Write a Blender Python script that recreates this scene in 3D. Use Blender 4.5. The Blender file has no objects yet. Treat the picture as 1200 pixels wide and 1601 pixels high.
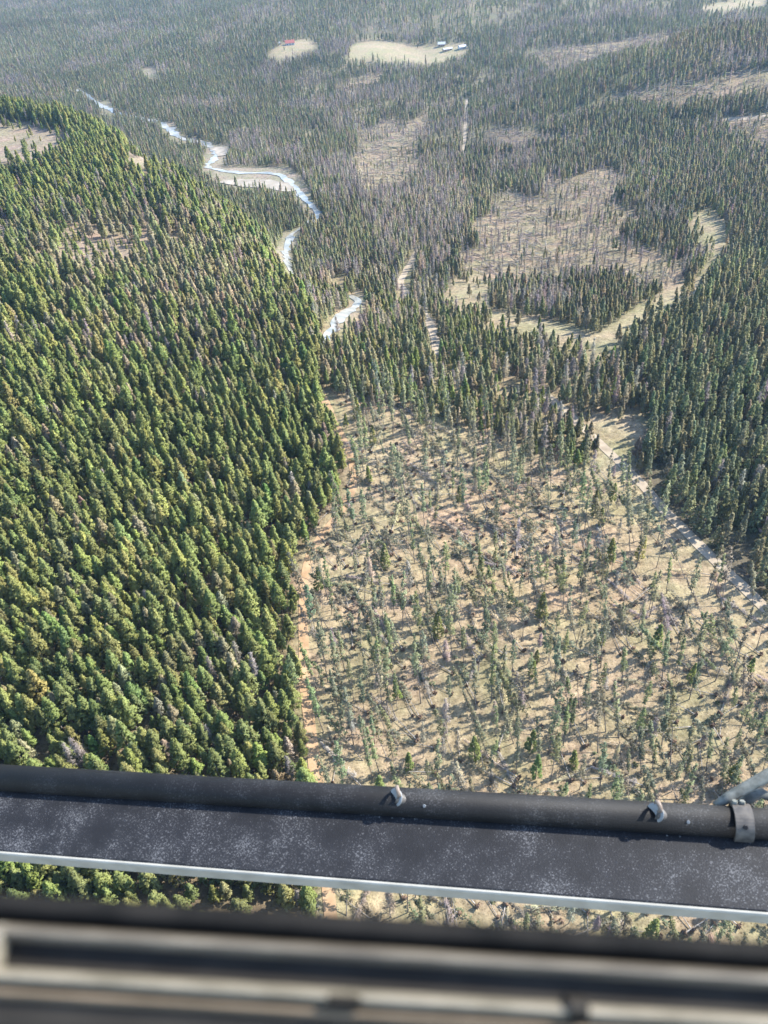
import bpy, math, random
import numpy as np
from mathutils import Vector, Matrix

# ------------------------------------------------------------------ camera, light, exposure
sc = bpy.context.scene
COL = sc.collection
rng = np.random.RandomState(11)
random.seed(5)

CAM_H = 150.0                 # metres above the windthrown field
F = 1250.0                    # focal length in photo pixels (1200 x 1601)
PITCH, ROLL = math.radians(41.5), math.radians(4.0)
fw = np.array([0, math.cos(PITCH), -math.sin(PITCH)])
_rt = np.array([1.0, 0, 0]); _up = np.array([0, math.sin(PITCH), math.cos(PITCH)])
rt = math.cos(ROLL) * _rt - math.sin(ROLL) * _up
up = math.cos(ROLL) * _up + math.sin(ROLL) * _rt
EYE = np.array([0, 0, CAM_H])

cam = bpy.data.cameras.new('camera')
cam.sensor_fit = 'VERTICAL'; cam.sensor_height = 36.0; cam.lens = F / 1601 * 36.0
cam.clip_start = 0.02; cam.clip_end = 20000
cam.dof.use_dof = True; cam.dof.focus_distance = 160.0
cam.dof.aperture_fstop = cam.lens / 3.8          # a 3.8 mm opening, as in a phone
camo = bpy.data.objects.new('camera', cam); COL.objects.link(camo)
m = Matrix(((rt[0], up[0], -fw[0], EYE[0]), (rt[1], up[1], -fw[1], EYE[1]), (rt[2], up[2], -fw[2], EYE[2]), (0, 0, 0, 1)))
camo.matrix_world = m
sc.camera = camo

SUN_EL = math.radians(40); SUN_AZ = math.radians(67)      # azimuth from the view direction (+Y) to the right
sun_dir = Vector((math.sin(SUN_AZ) * math.cos(SUN_EL), math.cos(SUN_AZ) * math.cos(SUN_EL), math.sin(SUN_EL)))
world = bpy.data.worlds.new('World'); sc.world = world; world.use_nodes = True
wn = world.node_tree.nodes; wl = world.node_tree.links
sky = wn.new('ShaderNodeTexSky'); sky.sky_type = 'NISHITA'; sky.sun_disc = False
sky.sun_elevation = SUN_EL; sky.sun_rotation = SUN_AZ; sky.altitude = 900
wl.new(sky.outputs[0], wn['Background'].inputs[0]); wn['Background'].inputs[1].default_value = 0.15
sl = bpy.data.lights.new('sun', 'SUN'); sl.energy = 3.7; sl.angle = math.radians(0.53); sl.color = (1.0, 0.955, 0.88)
so = bpy.data.objects.new('sun', sl); COL.objects.link(so)
so.rotation_euler = sun_dir.to_track_quat('Z', 'Y').to_euler(); so.location = (200, 100, 300)
vs = sc.view_settings
vs.view_transform = 'Standard'; vs.look = 'None'; vs.gamma = 1.0; vs.exposure = 2.0; vs.use_curve_mapping = False
cy = sc.cycles
cy.max_bounces = 5; cy.diffuse_bounces = 3; cy.glossy_bounces = 2; cy.transmission_bounces = 2
cy.transparent_max_bounces = 4; cy.volume_bounces = 1; cy.use_denoising = True
cy.caustics_reflective = False; cy.caustics_refractive = False

# ------------------------------------------------------------------ pixel <-> place
def ray(px, py):
    px = np.asarray(px, float); py = np.asarray(py, float)
    return fw + rt * ((px - 600) / F)[..., None] + up * ((800.5 - py) / F)[..., None]
def proj(p):
    q = np.asarray(p, float) - EYE
    d = q @ fw; dd = np.where(d > 1e-3, d, 1e-3)
    return 600 + F * (q @ rt) / dd, 800.5 - F * (q @ up) / dd, d
def at_depth(px, py, d):
    return EYE + ray(px, py) * d

_L = rng.rand(6, 64, 64)
def noise(x, y, s, k=0):
    u = np.asarray(x, float) / s + 17.3 * k; v = np.asarray(y, float) / s + 5.1 * k
    i = np.floor(u).astype(int); j = np.floor(v).astype(int); a = u - i; b = v - j
    a = a * a * (3 - 2 * a); b = b * b * (3 - 2 * b); T = _L[k % 6]
    g = lambda p, q: T[p % 64, q % 64]
    return (g(i, j) * (1 - a) + g(i + 1, j) * a) * (1 - b) + (g(i, j + 1) * (1 - a) + g(i + 1, j + 1) * a) * b - 0.5
def sstep(t):
    t = np.clip(t, 0, 1); return t * t * (3 - 2 * t)

CREST = np.array([(-30, -400), (-26, 60), (-22, 200), (-21, 278), (-53, 400), (-105, 514), (-162, 602), (-262, 672), (-425, 728), (-900, 830)], float)
def hill_mask(x, y):
    """1 on the left hill's bench, 0 in the valley to its right and beyond."""
    ex = np.interp(y, CREST[:, 1], CREST[:, 0])
    return sstep(0.5 + (ex - x) / (34 + 0.10 * np.clip(y, 0, 600)))
def height(x, y):
    x = np.asarray(x, float); y = np.asarray(y, float)
    t = np.clip(y - 225, 0, None)
    valley = -118 * (1 - np.exp(-t / 480.0)) * sstep(t / 160 + 0.15) * np.where(t > 0, 1, 0)
    valley = valley + 0.10 * np.clip(x - 90, 0, 260) * sstep(t / 200)
    valley += 46 * np.exp(-((x - 330) / 150) ** 2 - ((y - 760) / 130) ** 2)
    valley += 30 * np.exp(-((x - 20) / 260) ** 2 - ((y - 1500) / 300) ** 2) + 26 * np.exp(-((x + 520) / 320) ** 2 - ((y - 2300) / 300) ** 2)
    valley += sstep((y - 300) / 300) * (14 * noise(x, y, 170, 1) + 5 * noise(x, y, 60, 2))
    far = sstep((y - 1900) / 4000); valley += 320 * far * (0.7 + noise(x, y, 1500, 3))
    hill = 3 + 0.21 * 170 * np.tanh(np.clip(-x - 20, 0, 400) / 170) * (1 - 0.72 * sstep((y - 150) / 330)) + 7 * noise(x, y, 120, 4) + 2.0 * noise(x, y, 35, 5)
    hill = hill - 0.045 * np.clip(y - 330, 0, 400)
    a = hill_mask(x, y)
    small = 0.8 * noise(x, y, 28, 0) + 0.35 * noise(x, y, 9, 2)
    return a * hill + (1 - a) * valley + small
def ground_hit(px, py):
    """the place on the terrain that a photo pixel looks at"""
    r = ray(px, py); t = 60.0; prev = t
    for _ in range(1500):
        p = EYE + r * t
        if p[2] < height(p[0], p[1]): break
        prev = t; t *= 1.006
    lo, hi = prev, t
    for _ in range(20):
        mid = (lo + hi) / 2; p = EYE + r * mid
        if p[2] < height(p[0], p[1]): hi = mid
        else: lo = mid
    p = EYE + r * hi
    return np.array([p[0], p[1], height(p[0], p[1])])

def inside(px, py, poly):
    c = np.zeros(np.shape(px), bool); n = len(poly)
    for i in range(n):
        x0, y0 = poly[i]; x1, y1 = poly[(i + 1) % n]
        if y0 == y1: continue
        k = ((y0 > py) != (y1 > py)) & (px < (x1 - x0) * (py - y0) / (y1 - y0) + x0)
        c ^= k
    return c

# ------------------------------------------------------------------ zones, outlined on the photograph's ground
HILL = [(-3000, 60), (-200, 140), (0, 168), (100, 180), (180, 202), (260, 238), (330, 296), (400, 342), (430, 400), (468, 460), (498, 520), (508, 600), (524, 660), (540, 720), (537, 770), (497, 822), (466, 880), (462, 1000), (467, 1100), (480, 1220), (492, 1400), (500, 1700), (500, 4000), (-3000, 4000)]
FIELD = [(500, 615), (560, 632), (640, 640), (720, 668), (800, 690), (850, 720), (905, 745), (950, 700), (985, 735), (1040, 800), (1110, 872), (1200, 960), (1500, 1220), (3000, 2600), (3000, 4000), (500, 4000), (500, 1700), (492, 1400), (480, 1220), (467, 1100), (462, 1000), (466, 880), (497, 822), (537, 770), (540, 720), (524, 660)]
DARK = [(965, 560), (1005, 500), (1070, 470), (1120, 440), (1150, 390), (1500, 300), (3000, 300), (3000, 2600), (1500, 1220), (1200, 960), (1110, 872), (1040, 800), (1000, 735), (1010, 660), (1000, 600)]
NEARV = [(470, 440), (540, 430), (640, 440), (740, 470), (960, 560), (1005, 620), (1000, 700), (905, 745), (800, 690), (640, 640), (500, 612), (500, 520)]
BLOW = [  # openings full of windthrown trunks
    [(690, 455), (712, 420), (700, 395), (735, 385), (722, 345), (760, 335), (775, 300), (830, 310), (850, 272), (905, 285), (950, 262), (985, 290), (955, 318), (1005, 335), (985, 375), (1040, 385), (1085, 415), (1060, 440), (1085, 452), (1040, 472), (980, 440), (930, 446), (880, 436), (850, 458), (790, 446), (750, 468)],
    [(550, 215), (600, 190), (668, 176), (672, 230), (668, 262), (620, 300), (570, 300), (560, 260)],
    [(765, 205), (800, 198), (840, 205), (850, 216), (925, 216), (920, 226), (860, 228), (790, 238), (765, 230)],
    [(960, 148), (1040, 138), (1200, 104), (1400, 80), (1400, 135), (1200, 148), (1100, 165), (1060, 180), (1000, 168)],
    [(830, 92), (900, 72), (1000, 62), (1050, 52), (1048, 78), (960, 92), (900, 110), (850, 112)],
    [(1120, 190), (1210, 178), (1400, 170), (1400, 230), (1200, 235), (1165, 218)],
    [(530, 130), (600, 112), (610, 122), (560, 146), (530, 150)],
]
GRASS = [  # open grass and bare ground
    [(738, 484), (800, 486), (880, 505), (930, 520), (985, 488), (1040, 460), (1090, 440), (1112, 400), (1090, 372), (1075, 340), (1105, 325), (1135, 345), (1140, 380), (1110, 425), (1090, 455), (1010, 502), (950, 540), (900, 530), (840, 512), (770, 500)],
    [(915, 650), (960, 643), (1005, 650), (1020, 668), (1000, 690), (960, 675), (925, 668)],
    [(905, 742), (935, 715), (955, 692), (985, 735), (960, 742), (930, 750)],
    [(540, 90), (545, 72), (580, 62), (630, 66), (650, 74), (690, 68), (732, 68), (728, 84), (690, 96), (655, 100), (620, 96), (580, 94)],
    [(415, 85), (440, 66), (480, 60), (500, 72), (470, 82), (440, 92)],
    [(690, 452), (720, 432), (780, 440), (760, 462), (710, 470)],
    [(1085, 12), (1130, 4), (1200, -10), (1200, 6), (1120, 18)],
    [(500, 615), (520, 618), (548, 690), (556, 740), (540, 745), (520, 670)],
]
BARE = [[(-100, 192), (40, 190), (108, 206), (95, 226), (45, 250), (-100, 262)], [(192, 236), (225, 236), (276, 254), (270, 268), (228, 266), (198, 256)],
        [(-40, 340), (30, 345), (28, 375), (5, 405), (-40, 410)], [(95, 365), (125, 352), (150, 385), (200, 385), (246, 398), (240, 420), (190, 408), (140, 416), (100, 400)],
        [(214, 326), (262, 346), (255, 354), (214, 338)], [(20, 280), (45, 290), (36, 330), (18, 320)]]
RIVER_SEEN = [[(152, 160), (174, 157), (178, 180), (160, 174)], [(246, 188), (276, 194), (280, 208), (294, 224), (262, 214)],
              [(320, 226), (358, 224), (353, 246), (332, 262), (316, 270), (318, 245)],
              [(322, 262), (380, 260), (440, 260), (472, 278), (488, 305), (506, 338), (492, 338), (466, 310), (455, 298), (420, 294), (360, 292), (326, 276)],
              [(434, 366), (470, 358), (460, 385), (454, 410), (463, 434), (445, 428), (436, 395)], [(546, 456), (582, 466), (562, 487), (537, 502), (526, 514), (516, 506), (540, 480)],
              [(222, 106), (244, 104), (246, 120), (230, 122)]]
ROAD_SEEN = [[(640, 398), (652, 402), (634, 446), (616, 444)], [(660, 488), (674, 490), (687, 540), (683, 560), (671, 522)],
             ]
KEEP_CLEAR = GRASS + RIVER_SEEN + ROAD_SEEN + BLOW + BARE

Z_VAL, Z_HILL, Z_FIELD, Z_DARK, Z_NEAR, Z_BLOW, Z_GRASS, Z_BARE, Z_WATER, Z_ROAD = range(10)
def zone_of(x, y, z, warp=1.0):
    P3 = np.stack([x, y, z], -1); px, py, d = proj(P3)
    wx = warp * (14 * noise(px, py, 46, 1) + 8 * noise(px, py, 17, 2)); wy = warp * (9 * noise(px, py, 46, 3) + 5 * noise(px, py, 17, 4)) * np.clip(py / 500, 0.25, 1)
    zx, zy = px + wx, py + wy
    out = np.zeros(px.shape, int)
    out[inside(zx, zy, NEARV)] = Z_NEAR
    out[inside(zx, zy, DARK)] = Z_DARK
    out[inside(px + wx * 0.3, zy, HILL)] = Z_HILL
    out[inside(px + wx * 0.3, zy, FIELD)] = Z_FIELD
    # what projects inside the hill outline but stands beyond its crest belongs to the valley
    out[(out == Z_HILL) & (hill_mask(x, y) < 0.12)] = Z_VAL
    out[(out == Z_VAL) & (hill_mask(x, y) > 0.6)] = Z_HILL
    for k, polys in ((Z_BLOW, BLOW), (Z_GRASS, GRASS), (Z_BARE, BARE), (Z_WATER, RIVER_SEEN)):
        for q in polys:
            hit = inside(px + 2.6 * wx, py + 2.6 * wy, q) if k == Z_BLOW else inside(zx, zy, q)
            if k == Z_BARE: hit &= hill_mask(x, y) > 0.3
            elif k != Z_GRASS: hit &= hill_mask(x, y) < 0.6
            out[hit] = k
    near = (d < 40) | (py > 1600)
    out[near & (x < -20)] = Z_HILL; out[near & (x >= -20)] = Z_FIELD
    return out

# ------------------------------------------------------------------ helpers
def tag(o, label=None, cat=None, group=None, kind=None):
    if label: o['label'] = label
    if cat: o['category'] = cat
    if group: o['group'] = group
    if kind: o['kind'] = kind
    return o
def link(name, me, parent=None):
    o = bpy.data.objects.new(name, me); COL.objects.link(o)
    if parent is not None: o.parent = parent
    return o
def mesh_np(name, V, Fc, mats, midx=None, smooth=False):
    me = bpy.data.meshes.new(name)
    me.from_pydata([tuple(v) for v in V], [], [tuple(f) for f in Fc]); 
    for mm in mats: me.materials.append(mm)
    if midx is not None: me.polygons.foreach_set('material_index', np.asarray(midx, np.int32))
    if smooth: me.polygons.foreach_set('use_smooth', np.ones(len(me.polygons), bool))
    me.update(); return me

def mat(name):
    mm = bpy.data.materials.new(name); mm.use_nodes = True
    n = mm.node_tree.nodes; l = mm.node_tree.links
    return mm, n, l, n['Principled BSDF']
def nd(n, t, **kw):
    x = n.new(t)
    for k, v in kw.items(): setattr(x, k, v)
    return x

def m_foliage(name, trans=0.48, rough=0.75):
    mm, n, l, b = mat(name)
    at = nd(n, 'ShaderNodeAttribute', attribute_type='INSTANCER', attribute_name='tint')
    tc = nd(n, 'ShaderNodeTexCoord'); nz = nd(n, 'ShaderNodeTexNoise'); nz.inputs['Scale'].default_value = 1.1; nz.inputs['Detail'].default_value = 3
    l.new(tc.outputs['Object'], nz.inputs['Vector'])
    mr = nd(n, 'ShaderNodeMapRange'); mr.inputs[1].default_value = 0.3; mr.inputs[2].default_value = 0.7; mr.inputs[3].default_value = 0.7; mr.inputs[4].default_value = 1.35
    l.new(nz.outputs[0], mr.inputs[0])
    mx = nd(n, 'ShaderNodeVectorMath', operation='SCALE'); l.new(at.outputs['Color'], mx.inputs[0]); l.new(mr.outputs[0], mx.inputs['Scale'])
    l.new(mx.outputs[0], b.inputs['Base Color']); b.inputs['Roughness'].default_value = rough; b.inputs['Specular IOR Level'].default_value = 0.25
    tr = nd(n, 'ShaderNodeBsdfTranslucent'); l.new(mx.outputs[0], tr.inputs[0])
    ms = nd(n, 'ShaderNodeMixShader'); ms.inputs[0].default_value = trans
    l.new(b.outputs[0], ms.inputs[1]); l.new(tr.outputs[0], ms.inputs[2]); l.new(ms.outputs[0], n['Material Output'].inputs[0])
    return mm
def m_noise(name, c0, c1, scale, rough=0.85, bump=0.0, metal=0.0, detail=5, coords='Object', stretch=None, spec=0.3, bscale=None):
    mm, n, l, b = mat(name)
    tc = nd(n, 'ShaderNodeTexCoord'); src = tc.outputs[coords]
    if stretch:
        mp = nd(n, 'ShaderNodeMapping'); mp.inputs['Scale'].default_value = stretch; l.new(src, mp.inputs[0]); src = mp.outputs[0]
    nz = nd(n, 'ShaderNodeTexNoise'); nz.inputs['Scale'].default_value = scale; nz.inputs['Detail'].default_value = detail; l.new(src, nz.inputs['Vector'])
    cr = nd(n, 'ShaderNodeValToRGB'); cr.color_ramp.elements[0].position = 0.32; cr.color_ramp.elements[1].position = 0.68
    cr.color_ramp.elements[0].color = (*c0, 1); cr.color_ramp.elements[1].color = (*c1, 1)
    l.new(nz.outputs[0], cr.inputs[0]); l.new(cr.outputs[0], b.inputs['Base Color'])
    b.inputs['Roughness'].default_value = rough; b.inputs['Metallic'].default_value = metal; b.inputs['Specular IOR Level'].default_value = spec
    if bump:
        n2 = nd(n, 'ShaderNodeTexNoise'); n2.inputs['Scale'].default_value = bscale or scale * 3; n2.inputs['Detail'].default_value = 4; l.new(src, n2.inputs['Vector'])
        bp = nd(n, 'ShaderNodeBump'); bp.inputs['Strength'].default_value = bump; bp.inputs['Distance'].default_value = 0.05
        l.new(n2.outputs[0], bp.inputs['Height']); l.new(bp.outputs[0], b.inputs['Normal'])
    return mm

M_FOL = m_foliage('needles'); M_TWIG = m_foliage('bare_twigs', 0.1, 0.9)
M_BARK = m_noise('bark', (0.09, 0.075, 0.06), (0.22, 0.19, 0.16), 2.0, 0.9)
M_DEADWOOD = m_noise('weathered_wood', (0.13, 0.115, 0.095), (0.30, 0.27, 0.235), 2.0, 0.9)
M_ROOT = m_noise('root_soil', (0.07, 0.045, 0.03), (0.17, 0.11, 0.07), 1.5, 0.95)
M_TRACK = m_noise('track_dirt', (0.22, 0.14, 0.075), (0.32, 0.215, 0.125), 0.35, 0.95, 0.4, coords='Object')
M_GRAVEL = m_noise('gravel_road', (0.19, 0.15, 0.105), (0.31, 0.255, 0.185), 0.3, 0.95, 0.3)
M_WATER = m_noise('water', (0.13, 0.135, 0.12), (0.30, 0.285, 0.25), 0.14, 0.35, 0.8, spec=0.5, bscale=0.8)
M_BAR = m_noise('river_gravel', (0.15, 0.125, 0.095), (0.29, 0.255, 0.205), 0.10, 0.95, 0.3)

# ------------------------------------------------------------------ ground
def build_ground():
    ys = [-160.0]
    while ys[-1] < 9000:
        y = ys[-1]; ys.append(y + max(1.5, 1.5 + (y - 260) * 0.012 if y > 260 else 1.5))
    ys = np.array(ys); ni = 330
    s = np.linspace(-1, 1, ni); s = 0.75 * s + 0.25 * s ** 3
    half = 130 + 0.86 * np.clip(ys + 60, 0, None)
    X = s[None, :] * half[:, None]; Y = np.repeat(ys[:, None], ni, 1)
    Z = height(X, Y)
    zx = zone_of(X.ravel(), Y.ravel(), Z.ravel()).reshape(X.shape)
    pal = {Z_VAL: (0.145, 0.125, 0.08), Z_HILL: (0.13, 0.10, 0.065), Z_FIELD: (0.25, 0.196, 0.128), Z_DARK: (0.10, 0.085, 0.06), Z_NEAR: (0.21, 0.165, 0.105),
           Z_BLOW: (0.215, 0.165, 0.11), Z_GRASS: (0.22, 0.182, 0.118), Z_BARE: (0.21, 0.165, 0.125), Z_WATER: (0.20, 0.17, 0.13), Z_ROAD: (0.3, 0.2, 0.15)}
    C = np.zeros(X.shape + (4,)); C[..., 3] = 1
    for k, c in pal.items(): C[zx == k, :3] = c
    gx, gy, _ = proj(np.stack([X, Y, Z], -1))
    for q in (GRASS[3], GRASS[1], GRASS[2]): C[inside(gx, gy, q), :3] = (0.245, 0.205, 0.135)       # mown meadow and sandy pads
    bald = np.clip(1.15 - (np.abs(gx - 160) / 170) ** 2 - ((gy - 390) / 62) ** 2, 0, 1) * (zx == Z_HILL)
    bald = np.clip(bald * (0.9 + 1.2 * noise(X, Y, 14, 3)), 0, 1)[..., None]; C[..., :3] = C[..., :3] * (1 - bald) + bald * np.array([0.22, 0.165, 0.12])
    # pinker earth and greener hollows in the field: soil and moss, patch by patch
    fn = noise(X, Y, 22, 1) + 0.6 * noise(X, Y, 8, 3)
    f = (zx == Z_FIELD)
    C[f, :3] *= (1 + 0.30 * fn[f])[:, None]
    C[f, 0] *= 1.0 + 0.10 * np.clip(noise(X, Y, 30, 4)[f] * 2, 0, 1)
    k = C.copy(); k[1:-1, 1:-1] = (C[1:-1, 1:-1] * 2 + C[:-2, 1:-1] + C[2:, 1:-1] + C[1:-1, :-2] + C[1:-1, 2:]) / 6; C = k
    nj = len(ys); V = np.stack([X, Y, Z], -1).reshape(-1, 3)
    idx = np.arange(nj * ni).reshape(nj, ni)
    Q = np.stack([idx[:-1, :-1], idx[:-1, 1:], idx[1:, 1:], idx[1:, :-1]], -1).reshape(-1, 4)
    me = bpy.data.meshes.new('ground')
    me.vertices.add(len(V)); me.vertices.foreach_set('co', V.ravel())
    me.loops.add(Q.size); me.loops.foreach_set('vertex_index', Q.ravel().astype(np.int32))
    me.polygons.add(len(Q)); me.polygons.foreach_set('loop_start', np.arange(0, Q.size, 4, dtype=np.int32))
    me.update(); me.validate()
    me.polygons.foreach_set('use_smooth', np.ones(len(me.polygons), bool))
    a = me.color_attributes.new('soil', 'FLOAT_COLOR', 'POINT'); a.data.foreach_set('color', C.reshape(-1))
    mm, n, l, b = mat('earth_and_grass')
    at = nd(n, 'ShaderNodeAttribute', attribute_name='soil'); tc = nd(n, 'ShaderNodeTexCoord')
    n1 = nd(n, 'ShaderNodeTexNoise'); n1.inputs['Scale'].default_value = 0.55; n1.inputs['Detail'].default_value = 6; n1.inputs['Roughness'].default_value = 0.65
    n2 = nd(n, 'ShaderNodeTexNoise'); n2.inputs['Scale'].default_value = 0.07; n2.inputs['Detail'].default_value = 4
    n3 = nd(n, 'ShaderNodeTexNoise'); n3.inputs['Scale'].default_value = 2.4; n3.inputs['Detail'].default_value = 4
    for q in (n1, n2, n3): l.new(tc.outputs['Object'], q.inputs['Vector'])
    mr = nd(n, 'ShaderNodeMapRange'); mr.inputs[1].default_value = 0.33; mr.inputs[2].default_value = 0.67; mr.inputs[3].default_value = 0.52; mr.inputs[4].default_value = 1.28
    l.new(n1.outputs[0], mr.inputs[0])
    sc1 = nd(n, 'ShaderNodeVectorMath', operation='SCALE'); l.new(at.outputs['Color'], sc1.inputs[0]); l.new(mr.outputs[0], sc1.inputs['Scale'])
    cr = nd(n, 'ShaderNodeValToRGB'); e = cr.color_ramp.elements
    e[0].position = 0.35; e[0].color = (0.86, 0.95, 0.78, 1); e[1].position = 0.65; e[1].color = (1.07, 1.0, 0.99, 1)
    l.new(n2.outputs[0], cr.inputs[0])
    ml = nd(n, 'ShaderNodeVectorMath', operation='MULTIPLY'); l.new(sc1.outputs[0], ml.inputs[0]); l.new(cr.outputs[0], ml.inputs[1])
    cr2 = nd(n, 'ShaderNodeValToRGB'); e = cr2.color_ramp.elements; e[0].position = 0.30; e[0].color = (0.45, 0.42, 0.4, 1); e[1].position = 0.44; e[1].color = (1, 1, 1, 1)
    l.new(n3.outputs[0], cr2.inputs[0])
    ml2 = nd(n, 'ShaderNodeVectorMath', operation='MULTIPLY'); l.new(ml.outputs[0], ml2.inputs[0]); l.new(cr2.outputs[0], ml2.inputs[1])
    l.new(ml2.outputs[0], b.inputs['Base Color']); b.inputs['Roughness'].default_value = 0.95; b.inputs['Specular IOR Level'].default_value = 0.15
    bp = nd(n, 'ShaderNodeBump'); bp.inputs['Strength'].default_value = 0.8; bp.inputs['Distance'].default_value = 0.5
    l.new(n1.outputs[0], bp.inputs['Height']); l.new(bp.outputs[0], b.inputs['Normal'])
    me.materials.append(mm)
    tag(link('ground', me), kind='structure')
build_ground()

# ------------------------------------------------------------------ roads and river: ribbons on the terrain
def world_path(pix, step):
    pts = np.array([ground_hit(*p)[:2] for p in pix]); out = []
    for i in range(len(pts) - 1):
        p0 = pts[max(i - 1, 0)]; p1 = pts[i]; p2 = pts[i + 1]; p3 = pts[min(i + 2, len(pts) - 1)]
        n = max(2, int(np.linalg.norm(p2 - p1) / step))
        for k in range(n):
            t = k / n
            out.append(0.5 * (2 * p1 + (p2 - p0) * t + (2 * p0 - 5 * p1 + 4 * p2 - p3) * t * t + (3 * p1 - p0 - 3 * p2 + p3) * t ** 3))
    out.append(pts[-1]); return np.array(out)
PATHS = []
def ribbon(name, pix, width, material, lift, step=2.0, wob=0.3, clear=1.5, cross=5, kind='structure', z_level=False):
    P = world_path(pix, step); T = np.gradient(P, axis=0); T /= np.linalg.norm(T, axis=1)[:, None] + 1e-9
    N = np.stack([T[:, 1], -T[:, 0]], -1)
    w = np.interp(np.linspace(0, 1, len(P)), np.linspace(0, 1, len(width)), width) if np.ndim(width) else np.full(len(P), width)
    V = []; Fc = []
    us = np.linspace(-1, 1, cross)
    for i, (p, q) in enumerate(zip(P, N)):
        for u in us:
            ww = w[i] / 2 * (1 + wob * float(noise(p[0] * 1.0, p[1] + 40 * (u > 0), 7, 1))) * u
            x, y = p + q * ww
            V.append((x, y, float(height(x, y)) + lift))
    for i in range(len(P) - 1):
        for j in range(cross - 1):
            a = i * cross + j; Fc.append((a, a + cross, a + cross + 1, a + 1))
    PATHS.append((P, w / 2 + clear))
    o = link(name, mesh_np(name, V, Fc, [material], smooth=True)); tag(o, kind=kind); return o
ribbon('dirt_track', [(500, 610), (520, 655), (545, 705), (553, 745), (542, 785), (505, 835), (480, 880), (473, 950), (476, 1050), (484, 1130), (494, 1210), (507, 1330), (516, 1430), (524, 1560)], [2.4, 2.4, 2.3, 2.2, 2.5, 2.6, 2.6], M_TRACK, 0.14, 1.5, 0.5, 0.8)
ribbon('gravel_road', [(850, 615), (895, 655), (945, 700), (990, 745), (1045, 805), (1105, 865), (1155, 912), (1215, 968), (1330, 1070)], 3.1, M_GRAVEL, 0.14, 1.5, 0.4, 0.9)
ribbon('gravel_road', [(655, 385), (644, 408), (626, 440), (640, 465), (664, 492), (678, 525), (682, 555)], 3.4, M_GRAVEL, 0.16, 2, 0.5, 0.6)
ribbon('gravel_road', [(730, 155), (728, 185), (726, 215), (724, 248)], 3.0, M_GRAVEL, 0.2, 3, 0.5, 1.6)
ribbon('gravel_road', [(1040, 195), (1110, 190), (1150, 186), (1200, 181), (1320, 170)], 6, M_GRAVEL, 0.2, 3, 0.3, 1.0)
ribbon('river', [(120, 140), (150, 160), (172, 172), (215, 185), (255, 196), (280, 214), (322, 226), (338, 240), (325, 262), (370, 270), (430, 272), (458, 290), (476, 312), (494, 334), (480, 352), (456, 368), (447, 395), (456, 425), (500, 450), (550, 466), (557, 478), (536, 493), (520, 512), (505, 540)], [5, 6, 9, 8, 5.5, 4.5, 4.5, 4, 4], M_WATER, 0.35, 2, 1.5, 1.2)
ribbon('gravel_bar', [(345, 284), (390, 287), (430, 290), (456, 300)], [8, 22, 18, 6], M_BAR, 0.5, 4, 0.5, 1.0)
ribbon('gravel_bar', [(330, 232), (345, 234), (348, 244)], [8, 14, 8], M_BAR, 0.5, 4, 0.5, 1.0)
def near_path(x, y):
    bad = np.zeros(x.shape, bool)
    for P, w in PATHS:
        for i in range(0, len(P), 2):
            bad |= (x - P[i, 0]) ** 2 + (y - P[i, 1]) ** 2 < w[min(i, len(w) - 1)] ** 2
    return bad

# ------------------------------------------------------------------ tree shapes
def cone_trunk(h, r, bend=0.0, seg=6, rings=5, rs=None):
    V = []; Fc = []; ph = rs.rand() * 6.28
    for i in range(rings + 1):
        t = i / rings; rr = r * (1 - 0.92 * t) * (1.25 if i == 0 else 1)
        cx = bend * math.sin(t * 2.2) * math.cos(ph); cyy = bend * math.sin(t * 2.2) * math.sin(ph)
        for k in range(seg):
            a = 6.2832 * k / seg; V.append((cx + rr * math.cos(a), cyy + rr * math.sin(a), t * h))
    for i in range(rings):
        for k in range(seg):
            a = i * seg + k; b = i * seg + (k + 1) % seg; Fc.append((a, b, b + seg, a + seg))
    return np.array(V), Fc
def tufts(C, rad, n, size, rs, flat=0.0, sliver=1.0):
    """n small faces spread round each centre"""
    M = len(C); c = np.repeat(C, n, 0)
    d = rs.normal(size=(M * n, 3)); d /= np.linalg.norm(d, axis=1)[:, None] + 1e-9
    c = c + d * (np.repeat(rad, n)[:, None] * rs.rand(M * n, 1) ** 0.5)
    a = rs.normal(size=(M * n, 3)); a[:, 2] *= (1 - flat); a /= np.linalg.norm(a, axis=1)[:, None] + 1e-9
    b = np.cross(a, rs.normal(size=(M * n, 3))); b /= np.linalg.norm(b, axis=1)[:, None] + 1e-9
    s = size * (0.6 + 0.8 * rs.rand(M * n, 1))
    V = np.stack([c - a * s * 0.6 - b * s * 0.5 * sliver, c - a * s * 0.5 + b * s * 0.5 * sliver, c + a * s * 0.75], 1).reshape(-1, 3)
    Fc = np.arange(M * n * 3).reshape(-1, 3)
    return V, [tuple(f) for f in Fc]
def limbs(C, base_z, rs, w=0.05):
    """thin branches from the stem to each tuft"""
    V = []; Fc = []
    for c, z in zip(C, base_z):
        i = len(V); V += [(0, 0, z - w), (0, 0, z + w), tuple(c)]; Fc.append((i, i + 1, i + 2))
        V += [(w, -w, z), (-w, w, z), tuple(c)]; Fc.append((i + 3, i + 4, i + 5))
    return np.array(V), Fc
def join(parts):
    V = []; Fc = []; n = 0
    for v, f in parts:
        V.append(v); Fc += [tuple(k + n for k in q) for q in f]; n += len(v)
    return np.concatenate(V), Fc

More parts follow.
